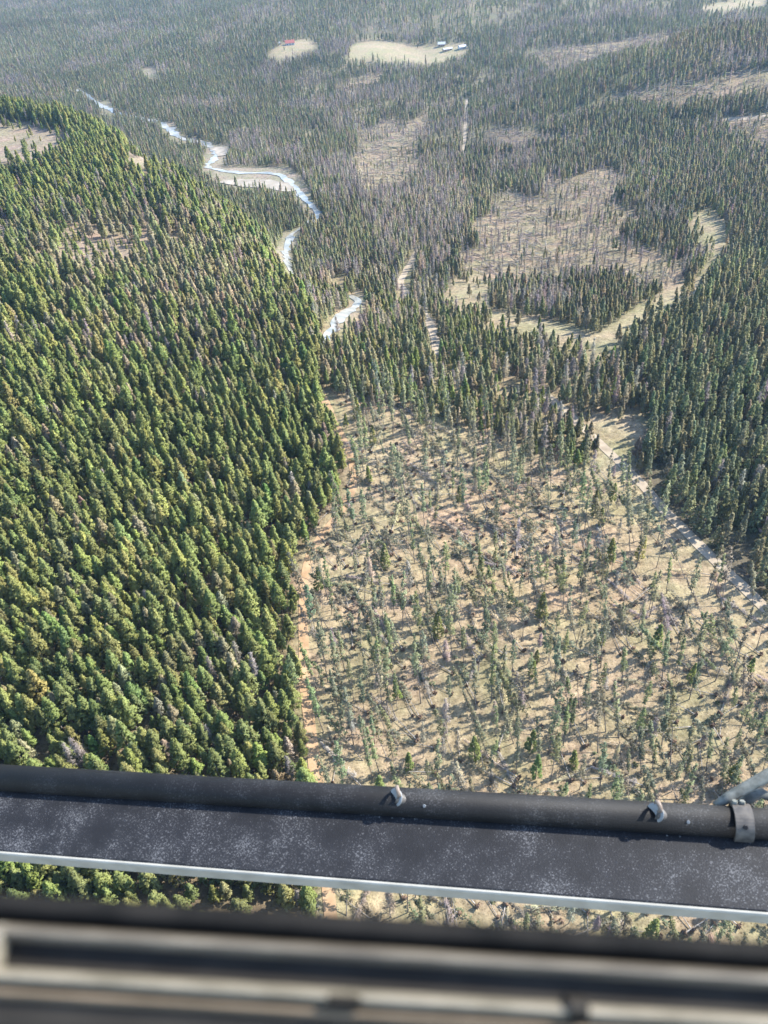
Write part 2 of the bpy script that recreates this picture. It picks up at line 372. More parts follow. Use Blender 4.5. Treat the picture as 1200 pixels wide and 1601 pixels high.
def shape_pine(rs, dense=1.0):
    h = 9.6 * (0.85 + 0.3 * rs.rand()); R = 1.95 * (0.75 + 0.5 * rs.rand())
    N = int(105 * dense); t = rs.rand(N) ** 0.85
    prof = np.clip(1 - t, 0, 1) ** 0.85 * np.clip((t + 0.16) / 0.34, 0, 1) * 1.15
    a = rs.rand(N) * 6.2832; lob = 1 + 0.22 * np.sin(3 * a + rs.rand() * 6) * np.sin(9 * t + rs.rand() * 6)
    r = R * prof * lob * (0.45 + 0.55 * rs.rand(N) ** 0.5)
    z = h * (0.20 + 0.79 * t)
    C = np.stack([r * np.cos(a), r * np.sin(a), z], -1)
    rad = 0.50 * (0.7 + 0.6 * rs.rand(N)) * (1 - 0.5 * t)
    crown = join([tufts(C, rad * 1.1, 14, 0.37, rs), limbs(C[::2], C[::2, 2] - 0.5 - 0.3 * r[::2], rs)])
    return cone_trunk(h * 0.96, 0.16, 0.2, rs=rs), crown
def shape_spruce(rs):
    h = 12.5 * (0.85 + 0.3 * rs.rand()); R = 1.95 * (0.8 + 0.4 * rs.rand())
    N = 110; t = rs.rand(N) ** 0.8
    layer = np.floor(t * 16) / 16 + 0.012 * rs.rand(N); t = 0.6 * layer + 0.4 * t
    prof = (1 - t) ** 0.85 * np.clip((t + 0.12) / 0.22, 0, 1)
    a = rs.rand(N) * 6.2832; r = R * prof * (0.4 + 0.65 * rs.rand(N) ** 0.5) + 0.08
    z = h * (0.10 + 0.90 * t) - 0.25 * r
    C = np.stack([r * np.cos(a), r * np.sin(a), z], -1)
    rad = 0.42 * (0.7 + 0.6 * rs.rand(N)) * (1.05 - 0.75 * t)
    crown = join([tufts(C, rad * 1.15, 10, 0.40, rs, 0.3), limbs(C[::3], C[::3, 2] + 0.1, rs)])
    return cone_trunk(h, 0.15, 0.1, rs=rs), crown
def shape_slender(rs, dense=1.0):
    h = 12.0 * (0.85 + 0.3 * rs.rand()); R = 0.98 * (0.7 + 0.6 * rs.rand())
    N = int(46 * dense); t = rs.rand(N); base = 0.30 + 0.22 * rs.rand()
    prof = np.sqrt(np.clip(1 - t, 0, 1)) * np.clip((t + 0.2) / 0.5, 0, 1) * 1.1
    a = rs.rand(N) * 6.2832; r = R * prof * (0.3 + 0.8 * rs.rand(N))
    C = np.stack([r * np.cos(a), r * np.sin(a), h * (base + (0.99 - base) * t)], -1)
    rad = 0.42 * (0.6 + 0.6 * rs.rand(N)) * (1 - 0.4 * t)
    D = []   # dead lower branches
    for k in range(14):
        zz = h * (0.12 + (base - 0.05) * rs.rand()); aa = rs.rand() * 6.28; L = 0.5 + 0.7 * rs.rand()
        D.append((L * math.cos(aa), L * math.sin(aa), zz - 0.15))
    D = np.array(D)
    crown = join([tufts(C, rad * 1.1, 7, 0.40, rs, 0.0, 0.6), limbs(C, C[:, 2] - 0.4, rs, 0.03)])
    tv, tf = cone_trunk(h * 0.98, 0.105, 0.25, rs=rs)
    return join([(tv, tf), limbs(D, D[:, 2] + 0.1, rs, 0.04)]), crown
def shape_bare(rs):
    h = 11.5 * (0.8 + 0.4 * rs.rand()); R = 1.35 * (0.75 + 0.5 * rs.rand())
    N = 60; t = rs.rand(N); a = rs.rand(N) * 6.2832
    r = R * (1 - t) ** 0.6 * (0.4 + 0.6 * rs.rand(N)); z = h * (0.22 + 0.76 * t)
    C = np.stack([r * np.cos(a), r * np.sin(a), z + 0.25 * r], -1)
    rad = 0.5 * np.ones(N) * (1 - 0.4 * t)
    tw = tufts(C, rad, 9, 0.75, rs, 0.0, 0.13)
    return cone_trunk(h, 0.105, 0.3, rs=rs), join([tw, limbs(C, z - 0.2, rs, 0.035)])
def shape_root(rs):
    V = []; Fc = []; n = 11
    V.append((0, 0, 0.25))
    for ring, (R, z) in enumerate(((0.35, 0.14), (0.62, -0.03), (0.5, -0.25))):
        for k in range(n):
            a = 6.2832 * k / n; q = R * (0.6 + 0.7 * rs.rand())
            V.append((q * math.cos(a), q * math.sin(a), z + 0.15 * rs.normal()))
    V.append((0, 0, -0.4))
    for k in range(n):
        b = (k + 1) % n; Fc.append((0, 1 + k, 1 + b))
        for rr in range(2): Fc.append((1 + rr * n + k, 1 + (rr + 1) * n + k, 1 + (rr + 1) * n + b, 1 + rr * n + b))
        Fc.append((1 + 2 * n + k, 1 + 3 * n, 1 + 2 * n + b))
    sp = []
    for k in range(9):
        a = rs.rand() * 6.28; L = 0.5 + 0.7 * rs.rand(); i = len(sp) * 3
        sp.append(((0.3 * math.cos(a + .3), 0.3 * math.sin(a + .3), -0.1), (0.3 * math.cos(a - .3), 0.3 * math.sin(a - .3), 0.1), (L * math.cos(a), L * math.sin(a), 0.3 * rs.normal() - 0.2)))
    sv = np.array(sp).reshape(-1, 3); sf = [(3 * i, 3 * i + 1, 3 * i + 2) for i in range(len(sp))]
    return join([(np.array(V), Fc), (sv, sf)])
def lay(V, rs):
    """turn an upright tree to lie along +Y on its branches"""
    W = np.stack([V[:, 0], V[:, 2], 0.35 - V[:, 1] * 0.75 + 0.012 * V[:, 2]], -1)
    W[:, 2] = np.maximum(W[:, 2], 0.03 + 0.0 * W[:, 2]); return W
def shape_shrub(rs):
    N = 16; d = rs.normal(size=(N, 3)); d[:, 2] = np.abs(d[:, 2]); d /= np.linalg.norm(d, axis=1)[:, None]
    C = d * (0.5 * rs.rand(N, 1) + 0.15) * np.array([1, 1, 1.2])
    return tufts(C, 0.25 * np.ones(N), 8, 0.26, rs, 0.0, 0.6)

SHAPES = []     # (kind, trunk mesh, crown mesh, extra mesh or None, joined mesh for the mass, height)
def outward(V, lying):
    """needles face out of the crown: direction from the stem, a little upwards"""
    a, b, c = (0, 2, 1) if lying else (0, 1, 2)
    N = np.zeros_like(V); N[:, a] = V[:, a]; N[:, b] = V[:, b] - (0.35 if lying else 0)
    N /= np.linalg.norm(N, axis=1)[:, None] + 0.25; N[:, 2] += 0.75
    return N / (np.linalg.norm(N, axis=1)[:, None] + 1e-6)
def add_shape(kind, trunk, crown, tm, cm, extra=None):
    cv = np.asarray(crown[0]); cn = outward(cv, kind.startswith('fall') or kind == 'log')
    cf = np.array(crown[1]); g = np.cross(cv[cf[:, 1]] - cv[cf[:, 0]], cv[cf[:, 2]] - cv[cf[:, 0]])
    bad = (g * cn[cf[:, 0]]).sum(1) < 0; cf[bad] = cf[bad][:, ::-1]; crown = (cv, [tuple(q) for q in cf])
    rn = RS.normal(size=cn.shape) * 0.38; cn = cn + rn; cn /= np.linalg.norm(cn, axis=1)[:, None]
    tme = mesh_np(kind + '_trunk', *trunk, [tm]); cme = mesh_np(kind + '_crown', *crown, [cm], smooth=True)
    cme.normals_split_custom_set_from_vertices(cn.tolist())
    parts = [trunk, crown] + ([extra] if extra else []); V, Fc = join(parts)
    mi = np.concatenate([np.full(len(p[1]), i) for i, p in enumerate(parts)])
    jme = mesh_np(kind + '_whole', V, Fc, [tm, cm, M_ROOT][:len(parts)], mi)
    jme.polygons.foreach_set('use_smooth', mi == 1)
    alln = np.zeros((len(V), 3)); nt = len(trunk[0]); alln[nt:nt + len(cv)] = cn      # zero keeps the mesh's own normal
    jme.normals_split_custom_set_from_vertices(alln.tolist())
    xme = mesh_np(kind + '_root', *extra, [M_ROOT]) if extra else None
    SHAPES.append(dict(kind=kind, trunk=tme, crown=cme, extra=xme, whole=jme, h=float(V[:, 2].max())))
RS = np.random.RandomState(3); KIND = {}
def mk(kind, n, fn):
    KIND[kind] = list(range(len(SHAPES), len(SHAPES) + n))
    for _ in range(n): fn()
mk('pine', 7, lambda: add_shape('pine', *shape_pine(RS), M_BARK, M_FOL))
mk('spruce', 6, lambda: add_shape('spruce', *shape_spruce(RS), M_BARK, M_FOL))
mk('slender', 7, lambda: add_shape('slender', *shape_slender(RS), M_BARK, M_FOL))
mk('bare', 5, lambda: add_shape('bare', *shape_bare(RS), M_DEADWOOD, M_TWIG))
def _fallen():
    (tv, tf), (cv, cf) = shape_slender(RS, 0.7); rv, rf = shape_root(RS)
    add_shape('fallen', (lay(tv, RS), tf), (lay(cv, RS), cf), M_DEADWOOD, M_FOL, (np.stack([rv[:, 0], rv[:, 2], rv[:, 1] + 0.5], -1), rf))
mk('fallen', 7, _fallen)
def _fallbare():
    (tv, tf), (cv, cf) = shape_bare(RS); rv, rf = shape_root(RS)
    add_shape('fallbare', (lay(tv, RS), tf), (lay(cv, RS) * np.array([0.7, 1, 0.7]), cf), M_DEADWOOD, M_TWIG, (np.stack([rv[:, 0], rv[:, 2], rv[:, 1] + 0.5], -1), rf))
mk('fallbare', 4, _fallbare)
def _log():
    (tv, tf), (cv, cf) = shape_bare(RS)
    add_shape('log', (lay(tv, RS), tf), (lay(cv, RS) * np.array([0.5, 1, 0.5]), cf), M_DEADWOOD, M_TWIG)
mk('log', 4, _log)
def _shrub():
    c = shape_shrub(RS); add_shape('shrub', cone_trunk(0.5, 0.04, rs=RS), c, M_BARK, M_TWIG)
mk('shrub', 4, _shrub)

# ------------------------------------------------------------------ planting
T = {k: [] for k in ('x', 'y', 'z', 'rx', 'ry', 'rz', 's', 'sz', 'vid', 'tr', 'tg', 'tb', 'zone')}
def plant(x, y, zone, kind, tint, s, sz=None, tilt=None):
    n = len(x)
    if n == 0: return
    T['x'].append(x); T['y'].append(y); T['z'].append(height(x, y) - 0.05)
    if tilt is None:
        T['rx'].append(rng.normal(size=n) * 0.03); T['ry'].append(rng.normal(size=n) * 0.03); T['rz'].append(rng.rand(n) * 6.2832)
    else:
        T['rx'].append(tilt[0]); T['ry'].append(np.zeros(n)); T['rz'].append(tilt[1])
    T['s'].append(s); T['sz'].append(s if sz is None else sz)
    T['vid'].append(rng.choice(KIND[kind], n))
    c = np.array(tint)[rng.randint(len(tint), size=n)] * (0.82 + 0.36 * rng.rand(n, 1)) * (1 + 0.06 * rng.normal(size=(n, 3)))
    c = c * (1 + 0.30 * noise(x, y, 55, 3) + 0.25 * noise(x, y, 160, 2))[:, None]        # stands of different age and species
    T['tr'].append(c[:, 0]); T['tg'].append(c[:, 1]); T['tb'].append(c[:, 2]); T['zone'].append(zone)
HILLC = [(0.225, 0.25, 0.08), (0.25, 0.268, 0.085), (0.19, 0.22, 0.075), (0.275, 0.285, 0.092), (0.21, 0.24, 0.078)]
OLIVE = [(0.30, 0.28, 0.145), (0.265, 0.26, 0.128), (0.325, 0.29, 0.16)]
SPRU = [(0.205, 0.225, 0.11), (0.235, 0.25, 0.12), (0.265, 0.272, 0.135), (0.215, 0.235, 0.135)]
GREY = [(0.235, 0.20, 0.175), (0.27, 0.23, 0.195), (0.21, 0.18, 0.165)]
TAN = [(0.34, 0.29, 0.19), (0.30, 0.255, 0.17)]
FPINE = [(0.22, 0.235, 0.12), (0.24, 0.25, 0.125), (0.20, 0.215, 0.13), (0.26, 0.255, 0.16)]
FALLC = [(0.20, 0.21, 0.135), (0.23, 0.225, 0.155), (0.18, 0.19, 0.12), (0.26, 0.235, 0.17)]

def scatter(y0, y1, sp):
    half = 0.72 * (y1 + 60) + 60
    nx = int(2 * half / sp); ny = int((y1 - y0) / sp) + 1
    gx, gy = np.meshgrid(np.arange(nx), np.arange(ny))
    x = -half + (gx + 0.5 * (gy % 2) + 0.8 * (rng.rand(ny, nx) - 0.5)) * sp; y = y0 + (gy + 0.8 * (rng.rand(ny, nx) - 0.5)) * sp
    x = x.ravel(); y = y.ravel(); z = height(x, y)
    px, py, d = proj(np.stack([x, y, z], -1))
    ok = (d > 20) & (px > -220) & (px < 1480) & (py > -140) & (py < 1750)
    return x[ok], y[ok], z[ok], px[ok], py[ok], d[ok]

def plant_forest(y0, y1, sp, far):
    x, y, z, px, py, d = scatter(y0, y1, sp)
    zn = zone_of(x, y, z); bad = near_path(x, y)
    # openings the photograph looks into: no tall tree whose upper stem would stand in front of them
    tx, ty, _ = proj(np.stack([x, y, z + 7.5], -1)); mx_, my_, _ = proj(np.stack([x, y, z + 4], -1))
    front = np.zeros(x.shape, bool)
    for q in GRASS[:7] + RIVER_SEEN + ROAD_SEEN + BARE[:2]:
        front |= (inside(tx, ty, q) | inside(mx_, my_, q)) & (rng.rand(len(x)) < (0.86 if q is GRASS[0] else 1))
    bad |= front & (rng.rand(len(x)) < 0.93) & (zn != Z_FIELD)
    r = rng.rand(len(x)); cl = noise(x, y, 45, 1) + 0.5 * noise(x, y, 18, 2); cl2 = noise(x, y, 70, 4) + 0.4 * noise(x, y, 25, 3)
    k0 = np.ones(len(x)); g = 1.0 + 0.06 * (sp > 5)
    S = lambda n, a=0.78, b=0.45: (a + b * rng.rand(n)) * g
    def go(mask, kind, tint, a=0.78, b=0.45, stretch=1.0):
        mask = mask & ~bad; n = int(mask.sum()); s = S(n, a, b)
        plant(x[mask], y[mask], zn[mask], kind, tint, s, s * stretch * (0.9 + 0.2 * rng.rand(n)))
    h = zn == Z_HILL
    bald = np.clip(1.15 - (np.abs(px - 160) / 170) ** 2 - ((py - 390) / 62) ** 2, 0, 1)     # thin cover round the bald patches
    gap = (noise(x + 0.5 * y, y, 13, 5) + 0.45 * noise(x, y, 38, 2) > 0.42)
    keep = h & (r > 0.80 * bald) & ~(gap & (rng.rand(len(x)) < 0.8))
    grey = keep & ((cl2 > 0.30) & (rng.rand(len(x)) < 0.2) | (rng.rand(len(x)) < 0.012))
    ol = keep & ~grey & (rng.rand(len(x)) < np.clip(0.10 + 0.7 * bald + 0.9 * np.exp(-((px - 300) / 200) ** 2 - ((py - 450) / 120) ** 2), 0, 0.9))
    go(grey, 'bare', GREY, 0.6, 0.35); go(ol, 'pine', OLIVE + TAN[:1], 0.62, 0.45); go(keep & ~grey & ~ol, 'pine', HILLC, 0.56, 0.72)
    b = (zn == Z_BARE); go(b & (r < 0.34), 'pine', HILLC, 0.3, 0.4); go(b & (r > 0.9), 'bare', GREY, 0.3, 0.3)
    dk = (zn == Z_DARK) & ~((np.abs((px - 985) * 0.715 + 740 - py) < 40) & (py > 700) & (rng.rand(len(x)) < 0.5))
    bk = dk & (py < 610 - 60 * rng.rand(len(x))); dk = dk & ~bk
    go(dk & (r < 0.78), 'spruce', SPRU, 0.55, 0.5); go(dk & (r >= 0.78) & (r < 0.9), 'pine', OLIVE, 0.6, 0.4); go(dk & (r > 0.96), 'bare', GREY)
    go(bk & (r < 0.5), 'spruce', SPRU + OLIVE, 0.5, 0.45); go(bk & (r >= 0.5) & (r < 0.9), 'pine', OLIVE, 0.6, 0.45, 1.25)
    nv = zn == Z_NEAR; th = noise(x, y, 30, 5) > 0.28
    go(nv & ~th & (r < 0.50), 'pine', OLIVE, 0.46, 0.4, 1.05); go(nv & ~th & (r >= 0.50) & (r < 0.68), 'spruce', SPRU + HILLC, 0.38, 0.34); go(nv & (cl > -0.05) & (r >= 0.68), 'bare', GREY + TAN, 0.6, 0.4); go(nv & ~th & (cl <= -0.05) & (r >= 0.68), 'pine', HILLC, 0.45, 0.3)
    v = (zn == Z_VAL) & ~((noise(x, y, 26, 3) + 0.7 * noise(x, y, 80, 5) > 0.17) & (px > 470) & (rng.rand(len(x)) < 0.55))
    olive_side = np.clip((px - 440) / 220, 0, 1) * np.clip((py - 120) / 130, 0, 1)
    g2 = v & (cl > 0.22) & (rng.rand(len(x)) < 0.75) | v & (rng.rand(len(x)) < 0.07)
    brown = v & ~g2 & inside(px, py, [(540, 250), (700, 250), (740, 330), (690, 440), (600, 420), (560, 330)]) & (r < 0.6)
    tanhill = (zn == Z_VAL) & ~g2 & inside(px, py, [(1040, 62), (1260, 20), (1260, 105), (1050, 135)])
    ol = v & ~g2 & ~brown & ~tanhill & (rng.rand(len(x)) < 0.28 + 0.50 * olive_side)
    go(g2, 'bare', GREY + TAN[1:], 0.55, 0.4); go(brown, 'bare', TAN + GREY, 0.55, 0.4); go(tanhill, 'pine', TAN + OLIVE, 0.5, 0.3, 1.1); go(ol, 'pine', OLIVE + TAN[1:], 0.5, 0.36, 1.15)
    young = inside(px, py, [(-100, 130), (60, 128), (130, 142), (120, 160), (-100, 165)])
    go(v & ~g2 & ~brown & ~tanhill & ~ol & young, 'pine', HILLC, 0.3, 0.15)
    go(v & ~g2 & ~brown & ~tanhill & ~ol & ~young & (r < 0.93), 'spruce', SPRU + OLIVE[1:2], 0.42, 0.36)
    bl = zn == Z_BLOW
    go((zn == Z_GRASS) & (r < 0.03 + 0.22 * (py > 300) * (cl > 0.0)), 'pine', OLIVE, 0.28, 0.35)
plant_forest(-40, 340, 2.85, False)
plant_forest(340, 700, 2.75, False)
plant_forest(700, 1250, 3.6, True)
plant_forest(1250, 2700, 5.2, True)

# windthrown trunks and survivors
def plant_field():
    x, y, z, px, py, d = scatter(-30, 330, 3.35)
    zn = zone_of(x, y, z); n = len(x); r = rng.rand(n); f = zn == Z_FIELD
    onroad = near_path(x, y)
    verge = (py > 700) & (py - ((px - 985) * 0.985 + 740) > -60) & (((px - 985) * 1.04 + 740 - py) > -45) & (px > 930)      # bare ground beside the gravel road
    onroad = onroad | (verge & (rng.rand(n) < 0.8))
    edge = np.clip((py - 640) / 120, 0, 1)                     # by the far edge more trees still stand
    clump = noise(x, y, 26, 2) + 0.5 * noise(x, y, 11, 4)
    stand = f & ~onroad & (r < 0.54 - 0.08 * edge + 0.45 * clump)
    down = f & ~stand & (rng.rand(n) < 0.58) & ~onroad
    wind = math.radians(32)                                     # most were thrown away from the camera and to the left
    def az(k): return wind + rng.normal(size=k) * 0.55
    lean = stand & (rng.rand(n) < 0.36 * edge)
    up_ = stand & ~lean
    dead = up_ & (rng.rand(n) < 0.13); spr = up_ & ~dead & (rng.rand(n) < 0.08 + 0.10 * (px > 900))
    k = int((up_ & ~dead & ~spr).sum()); s = 0.62 + 0.6 * rng.rand(k)
    q = up_ & ~dead & ~spr; plant(x[q], y[q], zn[q], 'slender', FPINE, s * 0.92, s * (1.08 + 0.3 * rng.rand(k)), (-np.abs(rng.normal(size=k)) * 0.09, az(k)))
    k = int(dead.sum()); s = 0.5 + 0.4 * rng.rand(k); plant(x[dead], y[dead], zn[dead], 'bare', GREY + TAN, s)
    k = int(spr.sum()); s = 0.4 + 0.45 * rng.rand(k); plant(x[spr], y[spr], zn[spr], 'spruce', HILLC, s * 1.1, s)
    k = int(lean.sum()); s = 0.75 + 0.45 * rng.rand(k); plant(x[lean], y[lean], zn[lean], 'slender', FPINE + FALLC, s * 0.95, s, (-(0.25 + 0.65 * rng.rand(k)), az(k)))
    fb = down & (rng.rand(n) < 0.3); fg = down & ~fb
    for q, kd, c in ((fg, 'fallen', FALLC), (fb, 'fallbare', GREY + TAN)):
        k = int(q.sum()); s = 0.75 + 0.5 * rng.rand(k)
        plant(x[q], y[q], zn[q], kd, c, s * 0.95, None, (0.01 + 0.07 * rng.rand(k) ** 2, az(k) + (rng.rand(k) < 0.12) * 1.6))
    # further openings: jackstrawed trunks
    x, y, z, px, py, d = scatter(300, 1300, 4.2)
    zn = zone_of(x, y, z); cl = noise(x, y, 35, 1) + 0.6 * noise(x, y, 12, 2); n = len(x); bz = (zn == Z_BLOW) & ~near_path(x, y)
    q = bz & (rng.rand(n) < 0.55 + 0.5 * cl); k = int(q.sum())
    plant(x[q], y[q], zn[q], 'log', GREY + TAN, 0.8 + 0.5 * rng.rand(k), None, (0.02 * rng.rand(k), math.radians(70) + rng.normal(size=k) * 0.75))
    q = bz & (rng.rand(n) < np.clip(0.40 - 0.8 * cl, 0.06, 0.8)); k = int(q.sum()); s = 0.4 + 0.5 * rng.rand(k)
    plant(x[q], y[q], zn[q], 'bare', TAN + GREY, s * 0.85, s)
    q = bz & (rng.rand(n) < np.clip(0.13 + 1.0 * noise(x, y, 24, 4), 0.02, 0.7)); k = int(q.sum()); s = 0.35 + 0.4 * rng.rand(k)
    plant(x[q], y[q], zn[q], 'pine', OLIVE, s * 0.7, s)
    # scrub, slash and seedlings in the field
    x, y, z, px, py, d = scatter(-30, 340, 1.9)
    zn = zone_of(x, y, z); n = len(x); bush = noise(x, y, 9, 1) + noise(x, y, 3.5, 2) * 0.6
    q = ((zn == Z_FIELD) | (zn == Z_NEAR)) & (rng.rand(n) < np.clip(0.03 + 0.3 * bush, 0.006, 0.25)) & ~near_path(x, y); k = int(q.sum())
    plant(x[q], y[q], zn[q], 'shrub', [(0.24, 0.18, 0.11), (0.16, 0.12, 0.085), (0.15, 0.15, 0.08), (0.28, 0.21, 0.14)], 0.45 + 0.8 * rng.rand(k))
plant_field()
for k in T: T[k] = np.concatenate(T[k])
NT = len(T['x'])
kinds = np.array([SHAPES[v]['kind'] for v in T['vid']])
hh = np.array([s['h'] for s in SHAPES])[T['vid']] * T['sz']
flat = np.isin(kinds, ['fallen', 'fallbare', 'log'])
mid = np.stack([T['x'], T['y'], T['z'] + np.where(flat, 0.3, 0.6 * hh)], -1)
LN = 6.0 * T['s'] * flat
mid[:, 0] += -np.sin(T['rz']) * LN; mid[:, 1] += np.cos(T['rz']) * LN
mpx, mpy, mdep = proj(mid)
seen = (mpx > 8) & (mpx < 1192) & (mpy > 8) & (mpy < 1462 + 0.05 * mpx - 40) & ~((mpy > 1192 + 0.061 * mpx) & (mpy < 1352 + 0.079 * mpx))

# ------------------------------------------------------------------ the nearest ones as single trees
def where_words(px, py):
    return '%s percent across, %s percent down' % (say(round(px / 12)), say(round(py / 16.01)))
ONES = 'zero one two three four five six seven eight nine ten eleven twelve thirteen fourteen fifteen sixteen seventeen eighteen nineteen'.split()
TENS = 'x x twenty thirty forty fifty sixty seventy eighty ninety'.split()
def say(n):
    n = int(min(max(n, 0), 99))
    return ONES[n] if n < 20 else TENS[n // 10] + (' ' + ONES[n % 10] if n % 10 else '')
def hue_word(c):
    if c[0] > 1.16 * c[1]: return 'brownish'
    if c[1] > 0.275: return 'bright green'
    if c[1] < 0.215: return 'dark green'
    return 'green' if c[0] < 0.93 * c[1] else 'olive'
single = np.zeros(NT, bool); USED = {}
SPEC = [  # selection, how many, object name, category, group, label head
    ('pine', Z_HILL, 300, 'pine_tree', 'tree', 'green pines on the left hillside', '%s pine on the left hillside'),
    ('slender', Z_FIELD, 300, 'slender_pine', 'tree', 'slender pines standing in the windthrown field', 'slender %s pine in the field'),
    ('fallen', Z_FIELD, 220, 'fallen_pine', 'fallen tree', 'uprooted pines lying in the windthrown field', 'uprooted %s pine lying in the field'),
    ('fallbare', Z_FIELD, 80, 'fallen_dead_tree', 'fallen tree', 'leafless uprooted trees lying in the field', 'leafless %s uprooted tree in the field'),
    ('spruce', Z_DARK, 250, 'spruce_tree', 'tree', 'dark spruces beyond the gravel road', '%s spruce beyond the gravel road'),
    ('spruce', Z_FIELD, 80, 'young_spruce', 'tree', 'young spruces in the windthrown field', 'bushy %s spruce in the field'),
    ('bare', Z_FIELD, 80, 'dead_tree', 'tree', 'leafless trees standing in the field', 'leafless %s standing tree in the field'),
    ('bare', Z_HILL, 60, 'dead_tree', 'tree', 'leafless trees among the hillside pines', 'leafless %s tree among the hillside pines'),
]
for kd, zn, cnt, name, cat, group, head in SPEC:
    ids = np.where((kinds == kd) & (T['zone'] == zn) & seen)[0]
    ids = ids[np.argsort(mdep[ids])][:cnt]
    for i in ids:
        sh = SHAPES[T['vid'][i]]; single[i] = True
        e = bpy.data.objects.new(name, None); COL.objects.link(e); e.empty_display_size = 0.5
        e.location = (T['x'][i], T['y'][i], T['z'][i]); e.rotation_euler = (T['rx'][i], T['ry'][i], T['rz'][i]); e.scale = (T['s'][i], T['s'][i], T['sz'][i])
        col = (float(T['tr'][i]), float(T['tg'][i]), float(T['tb'][i]))
        hw = hue_word(col) if kd not in ('bare', 'fallbare') else ('grey' if col[2] > 0.115 else 'tan')
        if name == 'slender_pine' and T['rx'][i] < -0.24: head_ = head.replace('slender %s pine', 'leaning %s pine')
        else: head_ = head
        tag(e, (head_ % hw) + ', ' + where_words(mpx[i], mpy[i]), cat, group)
        for part, me in (('trunk', sh['trunk']), ('crown', sh['crown']), ('root_plate', sh['extra'])):
            if me is None: continue
            o = link(part, me, e); o['tint'] = col

# ------------------------------------------------------------------ the rest of the woods, too many to count
SRC = bpy.data.collections.new('tree_shapes')
for k, s in enumerate(SHAPES):
    o = bpy.data.objects.new('shape_%03d' % k, s['whole']); SRC.objects.link(o)
def mass(name, sel, label, cat):
    idx = np.where(sel & ~single)[0]
    if not len(idx): return
    me = bpy.data.meshes.new(name); me.vertices.add(len(idx))
    me.vertices.foreach_set('co', np.stack([T['x'], T['y'], T['z']], -1)[idx].astype(np.float32).ravel())
    def attr(nm, ty, arr, f):
        a = me.attributes.new(nm, ty, 'POINT'); a.data.foreach_set(f, arr.ravel())
    attr('turn', 'FLOAT_VECTOR', np.stack([T['rx'], T['ry'], T['rz']], -1)[idx].astype(np.float32), 'vector')
    attr('grow', 'FLOAT_VECTOR', np.stack([T['s'], T['s'], T['sz']], -1)[idx].astype(np.float32), 'vector')
    attr('tint', 'FLOAT_VECTOR', np.stack([T['tr'], T['tg'], T['tb']], -1)[idx].astype(np.float32), 'vector')
    attr('shape', 'INT', T['vid'][idx].astype(np.int32), 'value')
    o = link(name, me); tag(o, label, cat, kind='stuff')
    ng = bpy.data.node_groups.new(name, 'GeometryNodeTree')
    ng.interface.new_socket('Geometry', in_out='INPUT', socket_type='NodeSocketGeometry'); ng.interface.new_socket('Geometry', in_out='OUTPUT', socket_type='NodeSocketGeometry')
    n = ng.nodes; l = ng.links
    gi = n.new('NodeGroupInput'); go = n.new('NodeGroupOutput'); iop = n.new('GeometryNodeInstanceOnPoints')
    ci = n.new('GeometryNodeCollectionInfo'); ci.inputs['Collection'].default_value = SRC; ci.inputs['Separate Children'].default_value = True; ci.inputs['Reset Children'].default_value = True
    def na(nm, ty):
        q = n.new('GeometryNodeInputNamedAttribute'); q.data_type = ty; q.inputs[0].default_value = nm; return q.outputs['Attribute']
    l.new(gi.outputs[0], iop.inputs['Points']); l.new(ci.outputs[0], iop.inputs['Instance']); iop.inputs['Pick Instance'].default_value = True
    l.new(na('shape', 'INT'), iop.inputs['Instance Index']); l.new(na('turn', 'FLOAT_VECTOR'), iop.inputs['Rotation']); l.new(na('grow', 'FLOAT_VECTOR'), iop.inputs['Scale'])
    l.new(iop.outputs[0], go.inputs[0])
    md = o.modifiers.new('planting', 'NODES'); md.node_group = ng
zone = T['zone']
mass('hillside_forest', np.isin(zone, [Z_HILL, Z_BARE]) & (kinds != 'shrub'), 'dense green pine forest covering the left hillside', 'forest')
mass('spruce_forest', (zone == Z_DARK) & (kinds != 'shrub'), 'dark spruce forest on the right beyond the gravel road', 'forest')
mass('field_trees', (zone == Z_FIELD) & ~flat & (kinds != 'shrub'), 'further slender trees standing in the windthrown field', 'trees')
mass('field_windthrow', (zone == Z_FIELD) & flat, 'further uprooted trunks lying in the windthrown field', 'fallen trees')
mass('far_windthrow', (zone != Z_FIELD) & flat, 'jackstrawed grey trunks in the openings of the valley', 'fallen trees')
mass('valley_forest', np.isin(zone, [Z_VAL, Z_NEAR, Z_BLOW, Z_GRASS, Z_WATER]) & ~flat & (kinds != 'shrub'), 'mixed conifer and leafless forest filling the valley', 'forest')
mass('scrub', kinds == 'shrub', 'low dry scrub and slash scattered over the field', 'scrub')
print('TREES', NT, 'single', int(single.sum()), {k: int((kinds == k).sum()) for k in set(kinds)})

